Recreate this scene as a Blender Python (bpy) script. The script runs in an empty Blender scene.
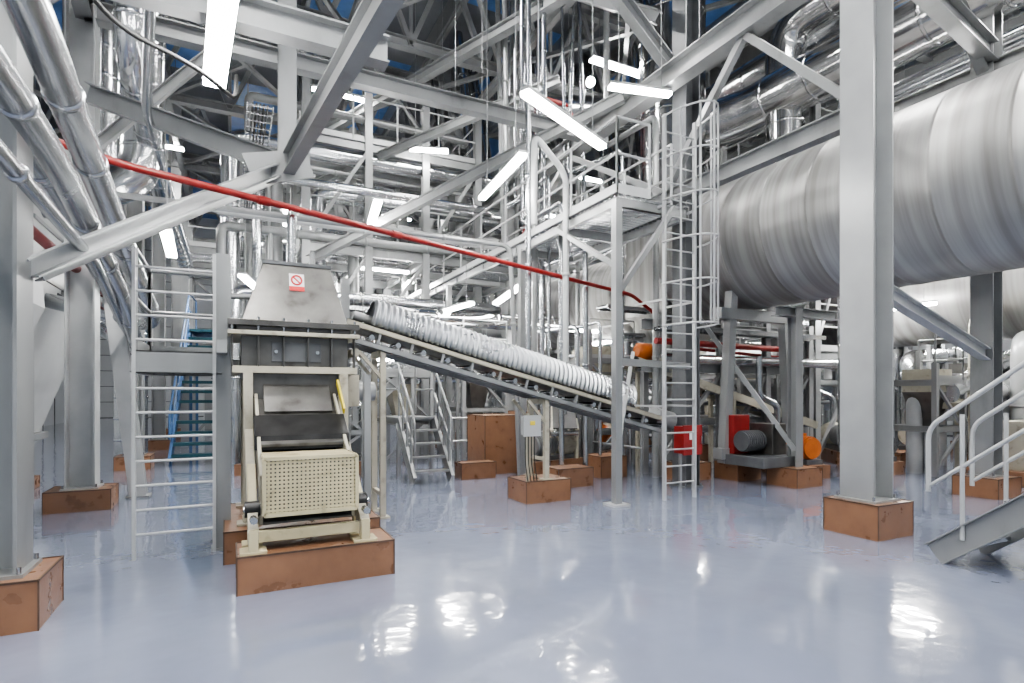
import bpy, math, random
from mathutils import Vector, Matrix
random.seed(7)
V=Vector
sc=bpy.context.scene
COL=sc.collection

# ------------------------------------------------------------ materials
def mat(name,base,rough=.5,metal=0.,var=.15,scale=5.,bump=0.,rvar=.1,emit=None,stretch=None,coat=0,dirt=None):
    m=bpy.data.materials.new(name); m.use_nodes=True
    nt=m.node_tree; N=nt.nodes; L=nt.links
    b=N['Principled BSDF']
    b.inputs['Roughness'].default_value=rough
    b.inputs['Metallic'].default_value=metal
    if emit:
        b.inputs['Base Color'].default_value=(*base,1)
        b.inputs['Emission Color'].default_value=(*base,1)
        b.inputs['Emission Strength'].default_value=emit
        return m
    tc=N.new('ShaderNodeTexCoord'); mp=N.new('ShaderNodeMapping')
    L.new(tc.outputs['Object'],mp.inputs['Vector'])
    if stretch: mp.inputs['Scale'].default_value=stretch
    no=N.new('ShaderNodeTexNoise'); no.inputs['Scale'].default_value=scale; no.inputs['Detail'].default_value=6
    L.new(mp.outputs['Vector'],no.inputs['Vector'])
    cr=N.new('ShaderNodeValToRGB')
    lo=tuple(max(0,c*(1-var)) for c in base); hi=tuple(min(1,c*(1+var)) for c in base)
    cr.color_ramp.elements[0].position=.3; cr.color_ramp.elements[1].position=.7
    if dirt:
        lo=dirt; cr.color_ramp.elements[0].position=.22
    cr.color_ramp.elements[0].color=(*lo,1); cr.color_ramp.elements[1].color=(*hi,1)
    if dirt:
        e=cr.color_ramp.elements.new(.42); e.color=(*base,1)
    L.new(no.outputs['Fac'],cr.inputs['Fac']); L.new(cr.outputs['Color'],b.inputs['Base Color'])
    mr=N.new('ShaderNodeMapRange'); mr.inputs['To Min'].default_value=max(.02,rough-rvar); mr.inputs['To Max'].default_value=min(1,rough+rvar)
    L.new(no.outputs['Fac'],mr.inputs['Value']); L.new(mr.outputs['Result'],b.inputs['Roughness'])
    if bump:
        bp=N.new('ShaderNodeBump'); bp.inputs['Strength'].default_value=bump; bp.inputs['Distance'].default_value=.02
        L.new(no.outputs['Fac'],bp.inputs['Height']); L.new(bp.outputs['Normal'],b.inputs['Normal'])
    return m

STEEL=mat('painted_steel_grey',(.265,.272,.272),.34,.3,.12,3,dirt=(.185,.19,.185),stretch=(1,1,.35))
STEELD=mat('painted_steel_dark',(.11,.115,.12),.42,.2,.2,4)
WHITE=mat('pale_grey_painted_steel',(.44,.45,.45),.34,.15,.08,3)
GALV=mat('galvanised_steel',(.47,.485,.50),.26,.95,.09,3,rvar=.04)
COVER=mat('corrugated_zinc_sheet',(.40,.415,.43),.28,.9,.08,2,rvar=.04)
STAIN=mat('polished_stainless',(.60,.60,.60),.14,1.,.06,3,.12,rvar=.05)
CLAD=mat('aluminium_cladding',(.60,.61,.62),.2,1.,.08,2.5,.2,rvar=.06)
CREAM=mat('cream_paint',(.40,.375,.30),.48,.05,.12,7,dirt=(.17,.15,.115))
CREAMY=mat('beige_yellow_paint',(.50,.45,.29),.5,0,.1,6,dirt=(.26,.215,.13))
DUSTY=mat('dusty_grey_casing',(.125,.122,.115),.34,.75,.3,5,.2,dirt=(.055,.05,.045))
DARKM=mat('dark_worn_metal',(.035,.035,.035),.33,.6,.3,6)
BROWN=mat('brown_sealed_concrete',(.23,.12,.067),.3,0,.16,5,.3,dirt=(.14,.072,.042))
BROWNE=mat('plinth_edge_angle',(.11,.07,.05),.4,.3,.3,8)
REDP=mat('red_paint',(.24,.015,.013),.35,0,.15,5)
YEL=mat('yellow_paint',(.6,.48,.05),.45)
GREEN=mat('dark_green_grating',(.015,.07,.09),.5,.2,.2,9)
BLUE=mat('blue_paint',(.04,.10,.22),.45,0,.15,5)
ROOFB=mat('blue_roof_light_panel',(.13,.27,.58),.35,0,.2,1.2)
ROOFG=mat('grey_roof_sheet',(.17,.18,.2),.6,.1,.15,1)
WALLM=mat('wall_sandwich_panel',(.52,.54,.55),.5,0,.06,.7)
CABLE=mat('black_cable',(.02,.02,.02),.5)
ORANGE=mat('orange_paint',(.5,.13,.02),.45)
SIGNR=mat('sign_red',(.5,.02,.02),.4,0,.02)
SIGNW=mat('sign_white',(.7,.7,.7),.4,0,.02)
LAMP=mat('led_diffuser',(1,.985,.96),emit=75)
LAMPF=mat('led_diffuser_high',(1,.985,.97),emit=140)

def drum_mat():
    m=mat('brushed_drum_steel',(.50,.50,.49),.44,.6,.1,1.5,rvar=.04)
    nt=m.node_tree;N=nt.nodes;L=nt.links;b=N['Principled BSDF']
    tc=N.new('ShaderNodeTexCoord'); sp=N.new('ShaderNodeSeparateXYZ'); L.new(tc.outputs['Object'],sp.inputs[0])
    cb=N.new('ShaderNodeCombineXYZ'); L.new(sp.outputs['Y'],cb.inputs['X'])
    ml=N.new('ShaderNodeMath'); ml.operation='MULTIPLY'; ml.inputs[1].default_value=.04
    L.new(sp.outputs['Z'],ml.inputs[0]); L.new(ml.outputs[0],cb.inputs['Y'])
    no=N.new('ShaderNodeTexNoise'); no.inputs['Scale'].default_value=6; no.inputs['Detail'].default_value=8
    L.new(cb.outputs[0],no.inputs['Vector'])
    cr=N.new('ShaderNodeValToRGB'); cr.color_ramp.elements[0].position=.36; cr.color_ramp.elements[1].position=.6
    cr.color_ramp.elements[0].color=(.24,.235,.225,1); cr.color_ramp.elements[1].color=(.37,.37,.36,1)
    L.new(no.outputs['Fac'],cr.inputs['Fac']); L.new(cr.outputs['Color'],b.inputs['Base Color'])
    return m
DRUM=drum_mat()

def floor_mat():
    m=bpy.data.materials.new('grey_epoxy_floor'); m.use_nodes=True
    nt=m.node_tree;N=nt.nodes;L=nt.links;b=N['Principled BSDF']
    tc=N.new('ShaderNodeTexCoord')
    n1=N.new('ShaderNodeTexNoise'); n1.inputs['Scale'].default_value=.9; n1.inputs['Detail'].default_value=5
    L.new(tc.outputs['Object'],n1.inputs['Vector'])
    cr=N.new('ShaderNodeValToRGB'); cr.color_ramp.elements[0].color=(.185,.21,.285,1); cr.color_ramp.elements[1].color=(.225,.25,.33,1)
    cr.color_ramp.elements[0].position=.3; cr.color_ramp.elements[1].position=.7
    L.new(n1.outputs['Fac'],cr.inputs['Fac']); L.new(cr.outputs['Color'],b.inputs['Base Color'])
    b.inputs['Roughness'].default_value=.12; b.inputs['IOR'].default_value=1.5
    b.inputs['Coat Weight'].default_value=.7; b.inputs['Coat Roughness'].default_value=.03
    n2=N.new('ShaderNodeTexNoise'); n2.inputs['Scale'].default_value=3.0; n2.inputs['Detail'].default_value=2
    L.new(tc.outputs['Object'],n2.inputs['Vector'])
    bp=N.new('ShaderNodeBump'); bp.inputs['Strength'].default_value=.28; bp.inputs['Distance'].default_value=.02
    L.new(n2.outputs['Fac'],bp.inputs['Height']); L.new(bp.outputs['Normal'],b.inputs['Normal']); L.new(bp.outputs['Normal'],b.inputs['Coat Normal'])
    return m
FLOOR=floor_mat()

# ------------------------------------------------------------ mesh builder
class MB:
    def __init__(s,name): s.name=name;s.v=[];s.f=[];s.m=[];s.s=[];s.mats=[]
    def mi(s,m):
        if m not in s.mats: s.mats.append(m)
        return s.mats.index(m)
    def add(s,vs,fs,m,smooth=False):
        o=len(s.v); s.v+= [tuple(v) for v in vs]; k=s.mi(m)
        for f in fs: s.f.append(tuple(i+o for i in f)); s.m.append(k); s.s.append(smooth)
    def box(s,x0,x1,y0,y1,z0,z1,m):
        vs=[(x,y,z) for z in(z0,z1) for y in(y0,y1) for x in(x0,x1)]
        s.add(vs,[(0,2,3,1),(4,5,7,6),(0,1,5,4),(2,6,7,3),(0,4,6,2),(1,3,7,5)],m)
    def frus(s,a,b,z0,z1,m):
        vs=[(a[0],a[2],z0),(a[1],a[2],z0),(a[0],a[3],z0),(a[1],a[3],z0),(b[0],b[2],z1),(b[1],b[2],z1),(b[0],b[3],z1),(b[1],b[3],z1)]
        s.add(vs,[(0,2,3,1),(4,5,7,6),(0,1,5,4),(2,6,7,3),(0,4,6,2),(1,3,7,5)],m)
    def frame(s,p0,p1,up=None):
        d=(V(p1)-V(p0)).normalized()
        up=V(up) if up else (V((0,0,1)) if abs(d.z)<.95 else V((0,1,0)))
        side=d.cross(up).normalized(); up=side.cross(d).normalized()
        return d,side,up
    def bar(s,p0,p1,w,h,m,up=None,ou=0,os=0):
        p0=V(p0);p1=V(p1); d,si,u=s.frame(p0,p1,up)
        o=u*ou+si*os; vs=[]
        for p in(p0,p1):
            for a,b in((-1,-1),(1,-1),(1,1),(-1,1)): vs.append(p+o+si*(a*w/2)+u*(b*h/2))
        s.add(vs,[(3,2,1,0),(4,5,6,7),(0,1,5,4),(1,2,6,5),(2,3,7,6),(3,0,4,7)],m)
    def ibeam(s,p0,p1,w,h,m,t=.02,up=None):
        s.bar(p0,p1,w,t,m,up,h/2-t/2); s.bar(p0,p1,w,t,m,up,-(h/2-t/2)); s.bar(p0,p1,t*.8,h-2*t,m,up)
    def chan(s,p0,p1,w,h,m,t=.012,up=None,sgn=1):
        s.bar(p0,p1,w,t,m,up,h/2-t/2); s.bar(p0,p1,w,t,m,up,-(h/2-t/2)); s.bar(p0,p1,t,h,m,up,0,sgn*(w/2-t/2))
    def tube(s,pts,r,m,n=10,cap=True):
        pts=[V(p) for p in pts]; k=len(pts)
        rs=r if isinstance(r,(list,tuple)) else [r]*k
        T=[]
        for i in range(k):
            a=pts[max(0,i-1)];b=pts[min(k-1,i+1)]
            t=(b-a)
            if t.length<1e-9: t=T[-1] if T else V((0,0,1))
            T.append(t.normalized())
        u=V((0,0,1)) if abs(T[0].z)<.9 else V((1,0,0))
        u=(u-T[0]*u.dot(T[0])).normalized(); vs=[];fs=[]
        for i in range(k):
            u=(u-T[i]*u.dot(T[i])).normalized(); w=T[i].cross(u)
            for j in range(n):
                a=2*math.pi*j/n; vs.append(pts[i]+(u*math.cos(a)+w*math.sin(a))*rs[i])
        for i in range(k-1):
            for j in range(n):
                j2=(j+1)%n; fs.append((i*n+j,i*n+j2,(i+1)*n+j2,(i+1)*n+j))
        s.add(vs,fs,m,True)
        if cap:
            s.add(vs[:n],[tuple(range(n))[::-1]],m); s.add(vs[-n:],[tuple(range(n))],m)
    def lathe(s,c,axis,prof,m,n=48,cap=True):
        ax=V(axis).normalized(); s.tube([V(c)+ax*a for a,_ in prof],[r for _,r in prof],m,n,cap)
    def prism(s,poly,off,m):
        n=len(poly); o=V(off); vs=[V(p) for p in poly]+[V(p)+o for p in poly]
        s.add(vs,[tuple(range(n))[::-1],tuple(range(n,2*n))]+[(i,(i+1)%n,n+(i+1)%n,n+i) for i in range(n)],m)
    def done(s,bevel=0,solid=0,fixn=True):
        me=bpy.data.meshes.new(s.name); me.from_pydata(s.v,[],s.f); me.update()
        for m in s.mats: me.materials.append(m)
        me.polygons.foreach_set('material_index',s.m); me.polygons.foreach_set('use_smooth',s.s)
        ob=bpy.data.objects.new(s.name,me); COL.objects.link(ob)
        if fixn:
            import bmesh
            bm=bmesh.new(); bm.from_mesh(me); bmesh.ops.recalc_face_normals(bm,faces=bm.faces); bm.to_mesh(me); bm.free()
        if bevel:
            b=ob.modifiers.new('bevel','BEVEL'); b.width=bevel; b.segments=2; b.limit_method='ANGLE'; b.angle_limit=math.radians(50)
        if solid:
            b=ob.modifiers.new('solid','SOLIDIFY'); b.thickness=solid
        return ob

def fil(pts,r=.2,n=6):
    pts=[V(p) for p in pts]; out=[pts[0]]
    for i in range(1,len(pts)-1):
        a,b,c=pts[i-1],pts[i],pts[i+1]
        d1=(a-b);d2=(c-b); k=min(r,d1.length*.45,d2.length*.45)
        s=b+d1.normalized()*k; e=b+d2.normalized()*k
        for j in range(n+1):
            t=j/n; out.append(s*(1-t)**2+b*2*t*(1-t)+e*t*t)
    out.append(pts[-1]); return out

def rail(M,pts,m=STEEL,h=1.05,r=.022,step=1.2,toe=True,mid=2):
    pts=[V(p) for p in pts]
    for a,b in zip(pts[:-1],pts[1:]):
        L=(b-a).length; k=max(1,round(L/step))
        for i in range(k+1):
            p=a.lerp(b,i/k); M.tube([p,p+V((0,0,h))],r,m,6)
        for j in range(mid): 
            z=V((0,0,h*(1-j*.48))); M.tube([a+z,b+z],r,m,6)
        if toe: M.bar(a+V((0,0,.07)),b+V((0,0,.07)),.008,.14,m)

def stairs(name,base,d,width,H,L,n,mst=STEEL,mtr=STEEL,rails=(1,1),land=0,handm=None,rh=1.0,tt=.035):
    M=MB(name); handm=handm or mst
    base=V((*base,0)); d=V((*d,0)).normalized(); sd=V((d.y,-d.x,0))
    for k in(-1,1):
        o=sd*(k*width/2)
        M.chan(base+o+V((0,0,.06)),base+o+d*L+V((0,0,H-.06)),.06,.22,mst,sgn=-k)
    for i in range(n):
        c=base+d*(L*(i+.6)/n)+V((0,0,H*(i+1)/n-.02)); t=L/n*1.05
        M.bar(c-sd*(width/2-.03),c+sd*(width/2-.03),t,tt,mtr)
    top=base+d*L+V((0,0,H))
    if land:
        e=top+d*land
        M.bar(top-V((0,0,.05)),e-V((0,0,.05)),width,.06,mst)
        for k in(-1,1):
            o=sd*(k*(width/2-.03))
            M.chan(top+o-V((0,0,.1)),e+o-V((0,0,.1)),.05,.14,mst)
            for q in(top+d*.06,e-d*.06):
                p=q+o; M.bar((p.x,p.y,0),(p.x,p.y,H-.05),.07,.07,mst)
    for k,on in zip((-1,1),rails):
        if not on: continue
        o=sd*(k*width/2); z=V((0,0,rh)); zm=V((0,0,rh*.52))
        a=base+o+d*.08+V((0,0,.12)); b=top+o
        pts=[a+zm*0.9-d*.12,a+z-d*.12,b+z]
        if land: pts.append(b+d*land+z)
        M.tube(fil(pts,.12),.022,handm,8)
        M.tube([a+zm-d*.1,b+zm]+([b+d*land+zm] if land else []),.018,handm,8)
        for i in range(4):
            t=(i+.25)/3.5; p=a.lerp(b,min(t,1)); M.tube([p,p+z],.02,handm,8)
        if land:
            p=b+d*land; M.tube([p,p+z],.02,handm,8)
    return M.done()

def ladder(M,c,axis,width,z0,z1,m,step=.28,r=.02,flat=True):
    c=V((*c,0));ax=V((*axis,0)).normalized()
    for k in(-1,1):
        p=c+ax*(k*width/2)
        M.bar(p+V((0,0,z0)),p+V((0,0,z1)),.03,.06,m,up=(ax.y,-ax.x,0) if flat else None)
    z=z0+step
    while z<z1-.05:
        M.tube([c-ax*(width/2)+V((0,0,z)),c+ax*(width/2)+V((0,0,z))],r*.7,m,6); z+=step

# ------------------------------------------------------------ shell
f=MB('floor'); f.box(-9,24,-8,44,-.2,0,FLOOR); f.done()
w=MB('wall_left'); w.box(-8.2,-8,-8,44,0,14,WALLM)
for i in range(26): w.box(-8.0,-7.97,-8+i*2,-7.92+i*2,0,14,STEELD)
w.done()
w=MB('wall_back'); w.box(-8.2,24.2,43.8,44,0,14,WALLM)
for i in range(14): w.box(-8,24,43.76,43.8,i*1.0,i*1.0+.04,STEELD)
w.done()
w=MB('wall_right'); w.box(24,24.2,-8,44,0,14,WALLM)
for i in range(14): w.box(23.96,24,-8,44,i,i+.04,STEELD)
w.done()
c=MB('ceiling')
for i in range(16):
    x0=-8+i*2
    for j in range(13):
        y0=-8+j*4
        c.box(x0,x0+2,y0,y0+4,13.6,13.7,ROOFB if (i+j*2)%5 in(0,2) else ROOFG)
c.done()
t0=MB('roof_truss_frame')
for q in (-3,2.5,8,13.5,19,24.5,30,36):
    za,zb=10.2,12.6
    t0.ibeam((-8,q,za),(24,q,za),.22,.25,STEEL); t0.ibeam((-8,q,zb),(24,q,zb),.22,.25,STEEL)
    for i in range(16):
        x=-8+i*2
        t0.bar((x,q,za),(x+1,q,zb),.12,.12,STEEL); t0.bar((x+1,q,zb),(x+2,q,za),.12,.12,STEEL)
        t0.bar((x,q,za),(x,q,zb),.08,.08,STEEL)
for i in range(17):
    x=-8+i*2; t0.ibeam((x,-8,12.85),(x,44,12.85),.12,.22,STEEL)
    t0.bar((x,-8,13.3),(x,44,13.3),.08,.6,STEEL)
for x in(-6,-1.6,2.5,6.5,11,16):
    for a,b in zip((-3,2.5,8,13.5,19,24.5),(2.5,8,13.5,19,24.5,30)):
        t0.bar((x,a,10.2),(x+4,b,10.2),.1,.1,STEEL); t0.bar((x+4,a,10.25),(x,b,10.25),.1,.1,STEEL)
        t0.ibeam((x,a,10.05),(x,b,10.05),.15,.25,STEEL)
t0.done()

# ------------------------------------------------------------ columns & plinths
def plinth(x0,x1,y0,y1,h,name='concrete_plinth'):
    M=MB(name); M.box(x0,x1,y0,y1,0,h,BROWN)
    e=.010
    for (a,b) in((x0,y0),(x1,y0),(x0,y1),(x1,y1)):
        M.bar((a,b,.0),(a,b,h),e,e,BROWNE)
    for a,b in(((x0,y0),(x1,y0)),((x1,y0),(x1,y1)),((x1,y1),(x0,y1)),((x0,y1),(x0,y0))):
        M.bar((*a,h),(*b,h),e*1.3,e*1.3,BROWNE)
    return M.done()
def column(x,y,z0,z1,s=.36,m=STEEL,up=(1,0,0),base=True,t=.022):
    M=MB('steel_column'); M.ibeam((x,y,z0+.02),(x,y,z1),s,s,m,t,up)
    if base:
        M.box(x-s*.62,x+s*.62,y-s*.62,y+s*.62,z0,z0+.025,m)
        for a in(-1,1):
            for b in(-1,1): M.tube([(x+a*s*.54,y+b*s*.54,z0+.02),(x+a*s*.54,y+b*s*.54,z0+.07)],.014,GALV,6)
    return M.done()
plinth(6.22,6.87,3.6,4.22,.38); column(6.54,3.92,.38,12.7,.38,mat('column_grey_paint',(.33,.34,.34),.34,.2,.08,2.5))
plinth(-1.80,-1.15,4.8,5.42,.34); column(-1.48,5.12,.34,12.7,.36)
plinth(-2.2,-1.46,9.35,9.95,.28); column(-1.83,9.65,.28,12.7,.34,WHITE)
plinth(10.25,10.95,4.2,4.8,.3); column(10.6,4.5,.3,12.7,.30)
column(7.0,7.25,0,12.7,.32,STEELD)
for (x,y) in ((-1.8,14.2),(-1.8,18.7),(-1.8,24.5),(11.8,9.2),(11.8,14),(14.5,6.2),(14.5,11),(18,8),(6.6,13.2),(6.6,18),(2.2,18.5),(2.2,25)):
    plinth(x-.32,x+.32,y-.32,y+.32,.28); column(x,y,.28,12.7,.32)
for a in ((7.3,7.95,7.6,8.1,.32),(8.2,8.8,7.2,7.75,.32),(8.45,9.1,6.2,6.8,.32),(12.9,13.6,7.0,7.5,.3),(4.45,5.3,10.0,10.9,1.15),(5.6,6.3,10.6,11.3,1.2),(4.9,5.6,8.0,8.5,.32),(6.2,6.8,8.6,9.2,.4),(9.4,10,9.6,10.2,.4),(3.8,4.5,9.6,9.95,.3)):
    plinth(*a)
plinth(3.8,4.55,7.08,7.68,.32)
plinth(.05,1.30,4.9,5.4,.30); plinth(-.05,1.4,5.85,7.35,.30)

# ------------------------------------------------------------ rotary drum
D=MB('rotary_dryer_drum')
prof=[(-6,1.25)]
y=-6
while y<8.6:
    prof+= [(y+.01,1.25),(y+.77,1.25),(y+.775,1.255),(y+.80,1.255),(y+.805,1.25)]; y+=.825
prof=[p for p in prof if p[0]<8.65]+[(8.7,1.25),(8.71,1.31),(8.82,1.31),(8.83,1.2),(9.0,1.15)]
D.lathe((8.96,0,4.45),(0,1,0),prof,DRUM,96)
for q in(-3,7.4):
    for k in(-1,1):
        D.bar((8.96+k*.9,q,.32),(8.96+k*.7,q,3.5),.16,.16,STEEL)
    D.bar((7.9,q,3.05),(10.02,q,3.05),.2,.2,STEEL); D.bar((7.9,q,.5),(10.02,q,.5),.2,.2,STEEL)
D.done()
D=MB('rotary_cooler_drum')
D.lathe((8.96,0,4.0),(0,1,0),[(10.3,.5),(10.7,.95),(10.72,1.02),(12,1.02),(12.02,1.06),(12.2,1.06),(12.22,1.02),(15,1.02),(15.02,1.08),(15.2,1.08),(15.22,1.02),(17.5,1.02)],DRUM,56)
for q in(12.1,15.1):
    for k in(-1,1): D.bar((8.96+k*.8,q,0),(8.96+k*.6,q,3.2),.2,.2,STEEL)
D.done()
D=MB('drum_discharge_hood')
D.box(8.1,9.8,8.95,10.3,3.3,5.1,DRUM); D.frus((8.1,9.8,8.95,10.3),(8.5,9.5,9.2,10.2),5.1,5.6,DRUM)
D.frus((8.6,9.3,9.3,9.9),(8.1,9.8,8.95,10.3),2.4,3.3,DRUM); D.tube([(8.95,9.6,0),(8.95,9.6,2.4)],.2,STEEL,14)
D.done(bevel=.02)
D=MB('rotary_kiln_shell')
D.lathe((15.6,0,4.1),(0,1,0),[(-2,1.3),(3,1.3),(3.01,1.4),(3.3,1.4),(3.31,1.3),(9,1.3),(9.01,1.4),(9.3,1.4),(9.31,1.3),(12,1.3)],DRUM,56)
for q in(3.1,9.1):
    for k in(-1,1): D.bar((15.6+k,q,0),(15.6+k*.8,q,3.2),.25,.25,STEEL)
D.done()

# ------------------------------------------------------------ ducts
def duct(name,pts,r,m=STAIN,fr=.8,n=24,band=1.0,bm=None):
    M=MB(name); path=fil(pts,fr,8); M.tube(path,r,m,n)
    P=[V(p) for p in pts]
    for a,b in zip(P[:-1],P[1:]):
        L=(b-a).length; d=(b-a)/L; k=int(L/band)
        for i in range(1,k):
            c=a+d*(L*i/k)
            if (c-a).length<fr*.8 or (b-c).length<fr*.8: continue
            M.tube([c-d*.03,c-d*.025,c+d*.025,c+d*.03],[r,r+.012,r+.012,r],bm or m,n,False)
    return M.done()
duct('exhaust_duct',[(9.0,9.75,5.55),(9.0,9.75,13.5)],.72,STAIN)
duct('insulated_duct',[(10.4,-4,7.9),(10.4,9.2,7.9),(9.4,10.6,7.9),(9.4,10.6,13.5)],.5,STAIN,.9)
duct('insulated_duct',[(11.9,-4,9.6),(11.9,12,9.6),(7.5,14,9.6),(7.5,14,13.5)],.42,CLAD,.9)
duct('insulated_duct',[(10.5,8.0,5.2),(10.5,8.0,9.3),(10.5,3.5,9.3),(12.5,3.5,9.3),(12.5,3.5,13.5)],.38,STAIN,.7)
duct('insulated_duct',[(11.6,7.3,0.5),(11.6,7.3,8.9),(11.6,2,8.9),(11.6,-4,8.9)],.22,CLAD,.5)
duct('insulated_duct',[(-1.25,10.7,13.5),(-1.25,10.7,5.0),(-3.2,10.7,4.3),(-3.2,10.7,2.9)],.3,CLAD,.5,28,.5)
duct('insulated_duct',[(-2.1,12.3,13.5),(-2.1,12.3,4.6),(-2.1,16,4.0),(-2.1,16,0)],.34,CLAD,.6,28,.5)
duct('insulated_duct',[(-2.4,8.3,13.5),(-2.4,8.3,5.8),(-3.6,8.3,5.3),(-7.9,8.3,5.3)],.33,CLAD,.5,28,.5)
duct('insulated_duct',[(-1.15,8.6,13.5),(-1.15,8.6,5.9),(-1.15,13,5.3),(-1.15,20,5.3)],.17,CLAD,.5,24,.5)
duct('insulated_duct',[(-3.4,7.0,13.5),(-3.4,7.0,6.2),(-3.4,9.5,5.8),(-3.4,20,5.8)],.3,STAIN,.6)
duct('galvanised_pipe',[(-.98,-4,4.35),(-1.0,3.87,3.78),(-1.05,6.69,3.38),(-1.0,10,2.6),(-2.8,11.0,3.1)],.112,GALV,.5,24,.8)
duct('galvanised_pipe',[(-1.1,-4,3.6),(-1.1,5,3.25),(-1.15,8,2.75),(-1.3,11,2.2),(-2.6,11.5,3.2)],.09,GALV,.5,22,.8)
duct('galvanised_pipe',[(-1.55,-4,4.1),(-1.55,7.5,3.6),(-1.6,11,3.0),(-2.7,12,3.3)],.13,GALV,.5,24,1.0)
duct('galvanised_pipe',[(-1.02,-4,3.1),(-1.06,6,2.75),(-1.3,9.0,2.55),(-1.5,12,2.4),(-1.5,12,0)],.045,GALV,.3,12,2)
duct('galvanised_pipe',[(-.55,-3,5.2),(-.55,5.2,5.0),(-.9,8,5.0),(-.9,17,5.0)],.05,GALV,.3,12,2)
duct('electrical_conduit',[(-1.2,3.3,4.6),(-.75,4.6,4.1),(-.25,5.0,4.15),(.05,5.45,4.15),(.05,5.5,4.4)],.018,CABLE,.3,8,9)
def pipe(name,pts,r,m,fr=.2,n=12):
    M=MB(name); M.tube(fil(pts,fr),r,m,n)
    return M
M=pipe('red_sprinkler_pipe',[(-2.2,2.6,4.1),(-1.6,5.8,3.74),(-.85,6.1,3.66),(6.96,8.65,3.5),(9.0,9.0,2.55),(11,8.2,2.35)],.036,REDP,.15)
for t in(.15,.35,.55,.75):
    a=V((-.85,6.1,3.66)).lerp(V((6.96,8.65,3.5)),t); d=V((7.81,2.55,-.16)).normalized(); M.tube([a-d*.06,a+d*.06],.046,REDP,12)
M.done()
M=pipe('red_sprinkler_pipe',[(-2.0,3.0,3.5),(-1.9,6.5,3.35),(-1.9,12,3.3)],.06,REDP,.15); M.done()
M=pipe('red_sprinkler_pipe',[(6.9,7.9,2.55),(10.6,7.9,2.5),(10.6,7.9,0)],.06,REDP,.15); M.done()
# ------------------------------------------------------------ foreground overhead steel
M=MB('overhead_brace_frame')
N0=V((.62,7.3,4.35))
M.ibeam(N0,(1.30,.4,4.35),.13,.26,STEEL,.018)
M.ibeam(N0,(-1.65,9.0,5.5),.18,.24,STEEL,.016)
M.chan(N0+V((-.12,-.1,-.1)),(-1.3,5.2,2.5),.10,.14,WHITE,.014)
M.chan(N0+V((-.12,.1,-.1)),(-1.3,5.34,2.5),.10,.14,WHITE,.014,sgn=-1)
M.ibeam((-1.3,4.95,4.62),(1.25,4.95,4.62),.16,.24,STEEL,.018)
M.ibeam(N0,(.62,7.3,12.6),.2,.2,STEEL,.016)
M.prism([N0+V((-.5,-.12,.02)),N0+V((.2,-.12,.2)),N0+V((.3,-.12,-.12)),N0+V((-.35,-.12,-.32))],(0,.03,0),STEEL)
M.ibeam((-1.5,5.2,6.9),(-1.8,9.6,6.9),.2,.26,STEEL,.018)
M.ibeam((-1.5,5.2,5.6),(1.2,5.0,6.9),.14,.16,STEEL,.014)
M.ibeam((-1.8,9.6,6.9),(6.5,9.6,6.9),.2,.26,STEEL,.018)
M.ibeam((-1.8,9.6,4.9),(-.2,9.6,6.8),.12,.14,STEEL,.014)
M.ibeam((-1.8,9.6,9),(1.5,13,9),.14,.16,STEEL,.014)
M.done()
M=MB('runway_girder')
M.ibeam((6.54,-4,6.85),(6.54,22,6.85),.26,.36,STEEL,.02)
M.ibeam((6.54,4.1,4.85),(6.54,20,4.85),.16,.24,STEEL,.016)
M.ibeam((10.6,-4,6.6),(10.6,12,6.6),.2,.3,STEEL,.018)
M.ibeam((6.54,3.9,8.6),(10.6,4.5,6.6),.16,.18,STEEL,.014); M.ibeam((6.7,3.9,6.85),(10.5,4.4,6.85),.2,.3,STEEL,.016)
M.ibeam((6.7,-1,6.85),(10.5,-1,6.85),.2,.3,STEEL,.016)
M.ibeam((6.7,4.0,2.92),(10.45,4.45,2.2),.14,.18,WHITE,.014)
for a,b in((4.0,7.25),(7.25,13.2),(13.2,18)):
    M.bar((6.54,a,4.95),(6.54,(a+b)/2,6.7),.1,.1,STEEL); M.bar((6.54,(a+b)/2,6.7),(6.54,b,4.95),.1,.1,STEEL)
M.ibeam((6.5,8,9.5),(2.3,18.4,9.5),.2,.25,STEEL); M.ibeam((2.2,18,6.8),(6.6,18,6.8),.2,.25,STEEL)
M.ibeam((4.9,13.2,12.5),(6.5,7.4,8.0),.16,.2,STEEL)
M.ibeam((3.0,7.4,10.2),(6.9,7.3,7.0),.18,.22,STEEL)
M.ibeam((1.6,14.0,4.7),(6.4,8.2,7.0),.14,.2,STEEL,.014)
M.ibeam((1.6,16.0,7.0),(6.4,10.4,8.4),.14,.2,STEEL,.014)
M.done()

# ------------------------------------------------------------ walkway with ladder
M=MB('elevated_walkway')
zd=4.5
for k in(5.0,6.35): M.chan((k,6.55,zd-.1),(k,20,zd-.1),.08,.2,STEEL)
y=6.6
while y<20:
    M.box(5.0,6.35,y,y+.03,zd-.04,zd,GALV); y+=.11
for i in range(9): M.chan((5,6.6+i*1.6,zd-.12),(6.35,6.6+i*1.6,zd-.12),.06,.14,STEEL)
rail(M,[(5.0,20,zd),(5.0,6.55,zd),(5.6,6.55,zd)],WHITE,1.1); rail(M,[(6.35,20,zd),(6.35,6.9,zd)],WHITE,1.1)
M.bar((4.92,6.45,.02),(4.92,6.45,4.35),.11,.11,STEEL); M.box(4.78,5.06,6.31,6.59,0,.03,WHITE)
for y in(9.5,13.5,17.5): M.bar((5.0,y,0),(5.0,y,4.35),.12,.12,STEEL)
M.bar((4.92,6.45,3.0),(6.0,6.45,4.4),.07,.07,STEEL); M.bar((4.92,6.45,3.4),(4.98,8.2,4.4),.07,.07,STEEL)
M.bar((5.0,6.5,2.05),(6.9,7.1,2.05),.09,.1,STEEL)
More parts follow.
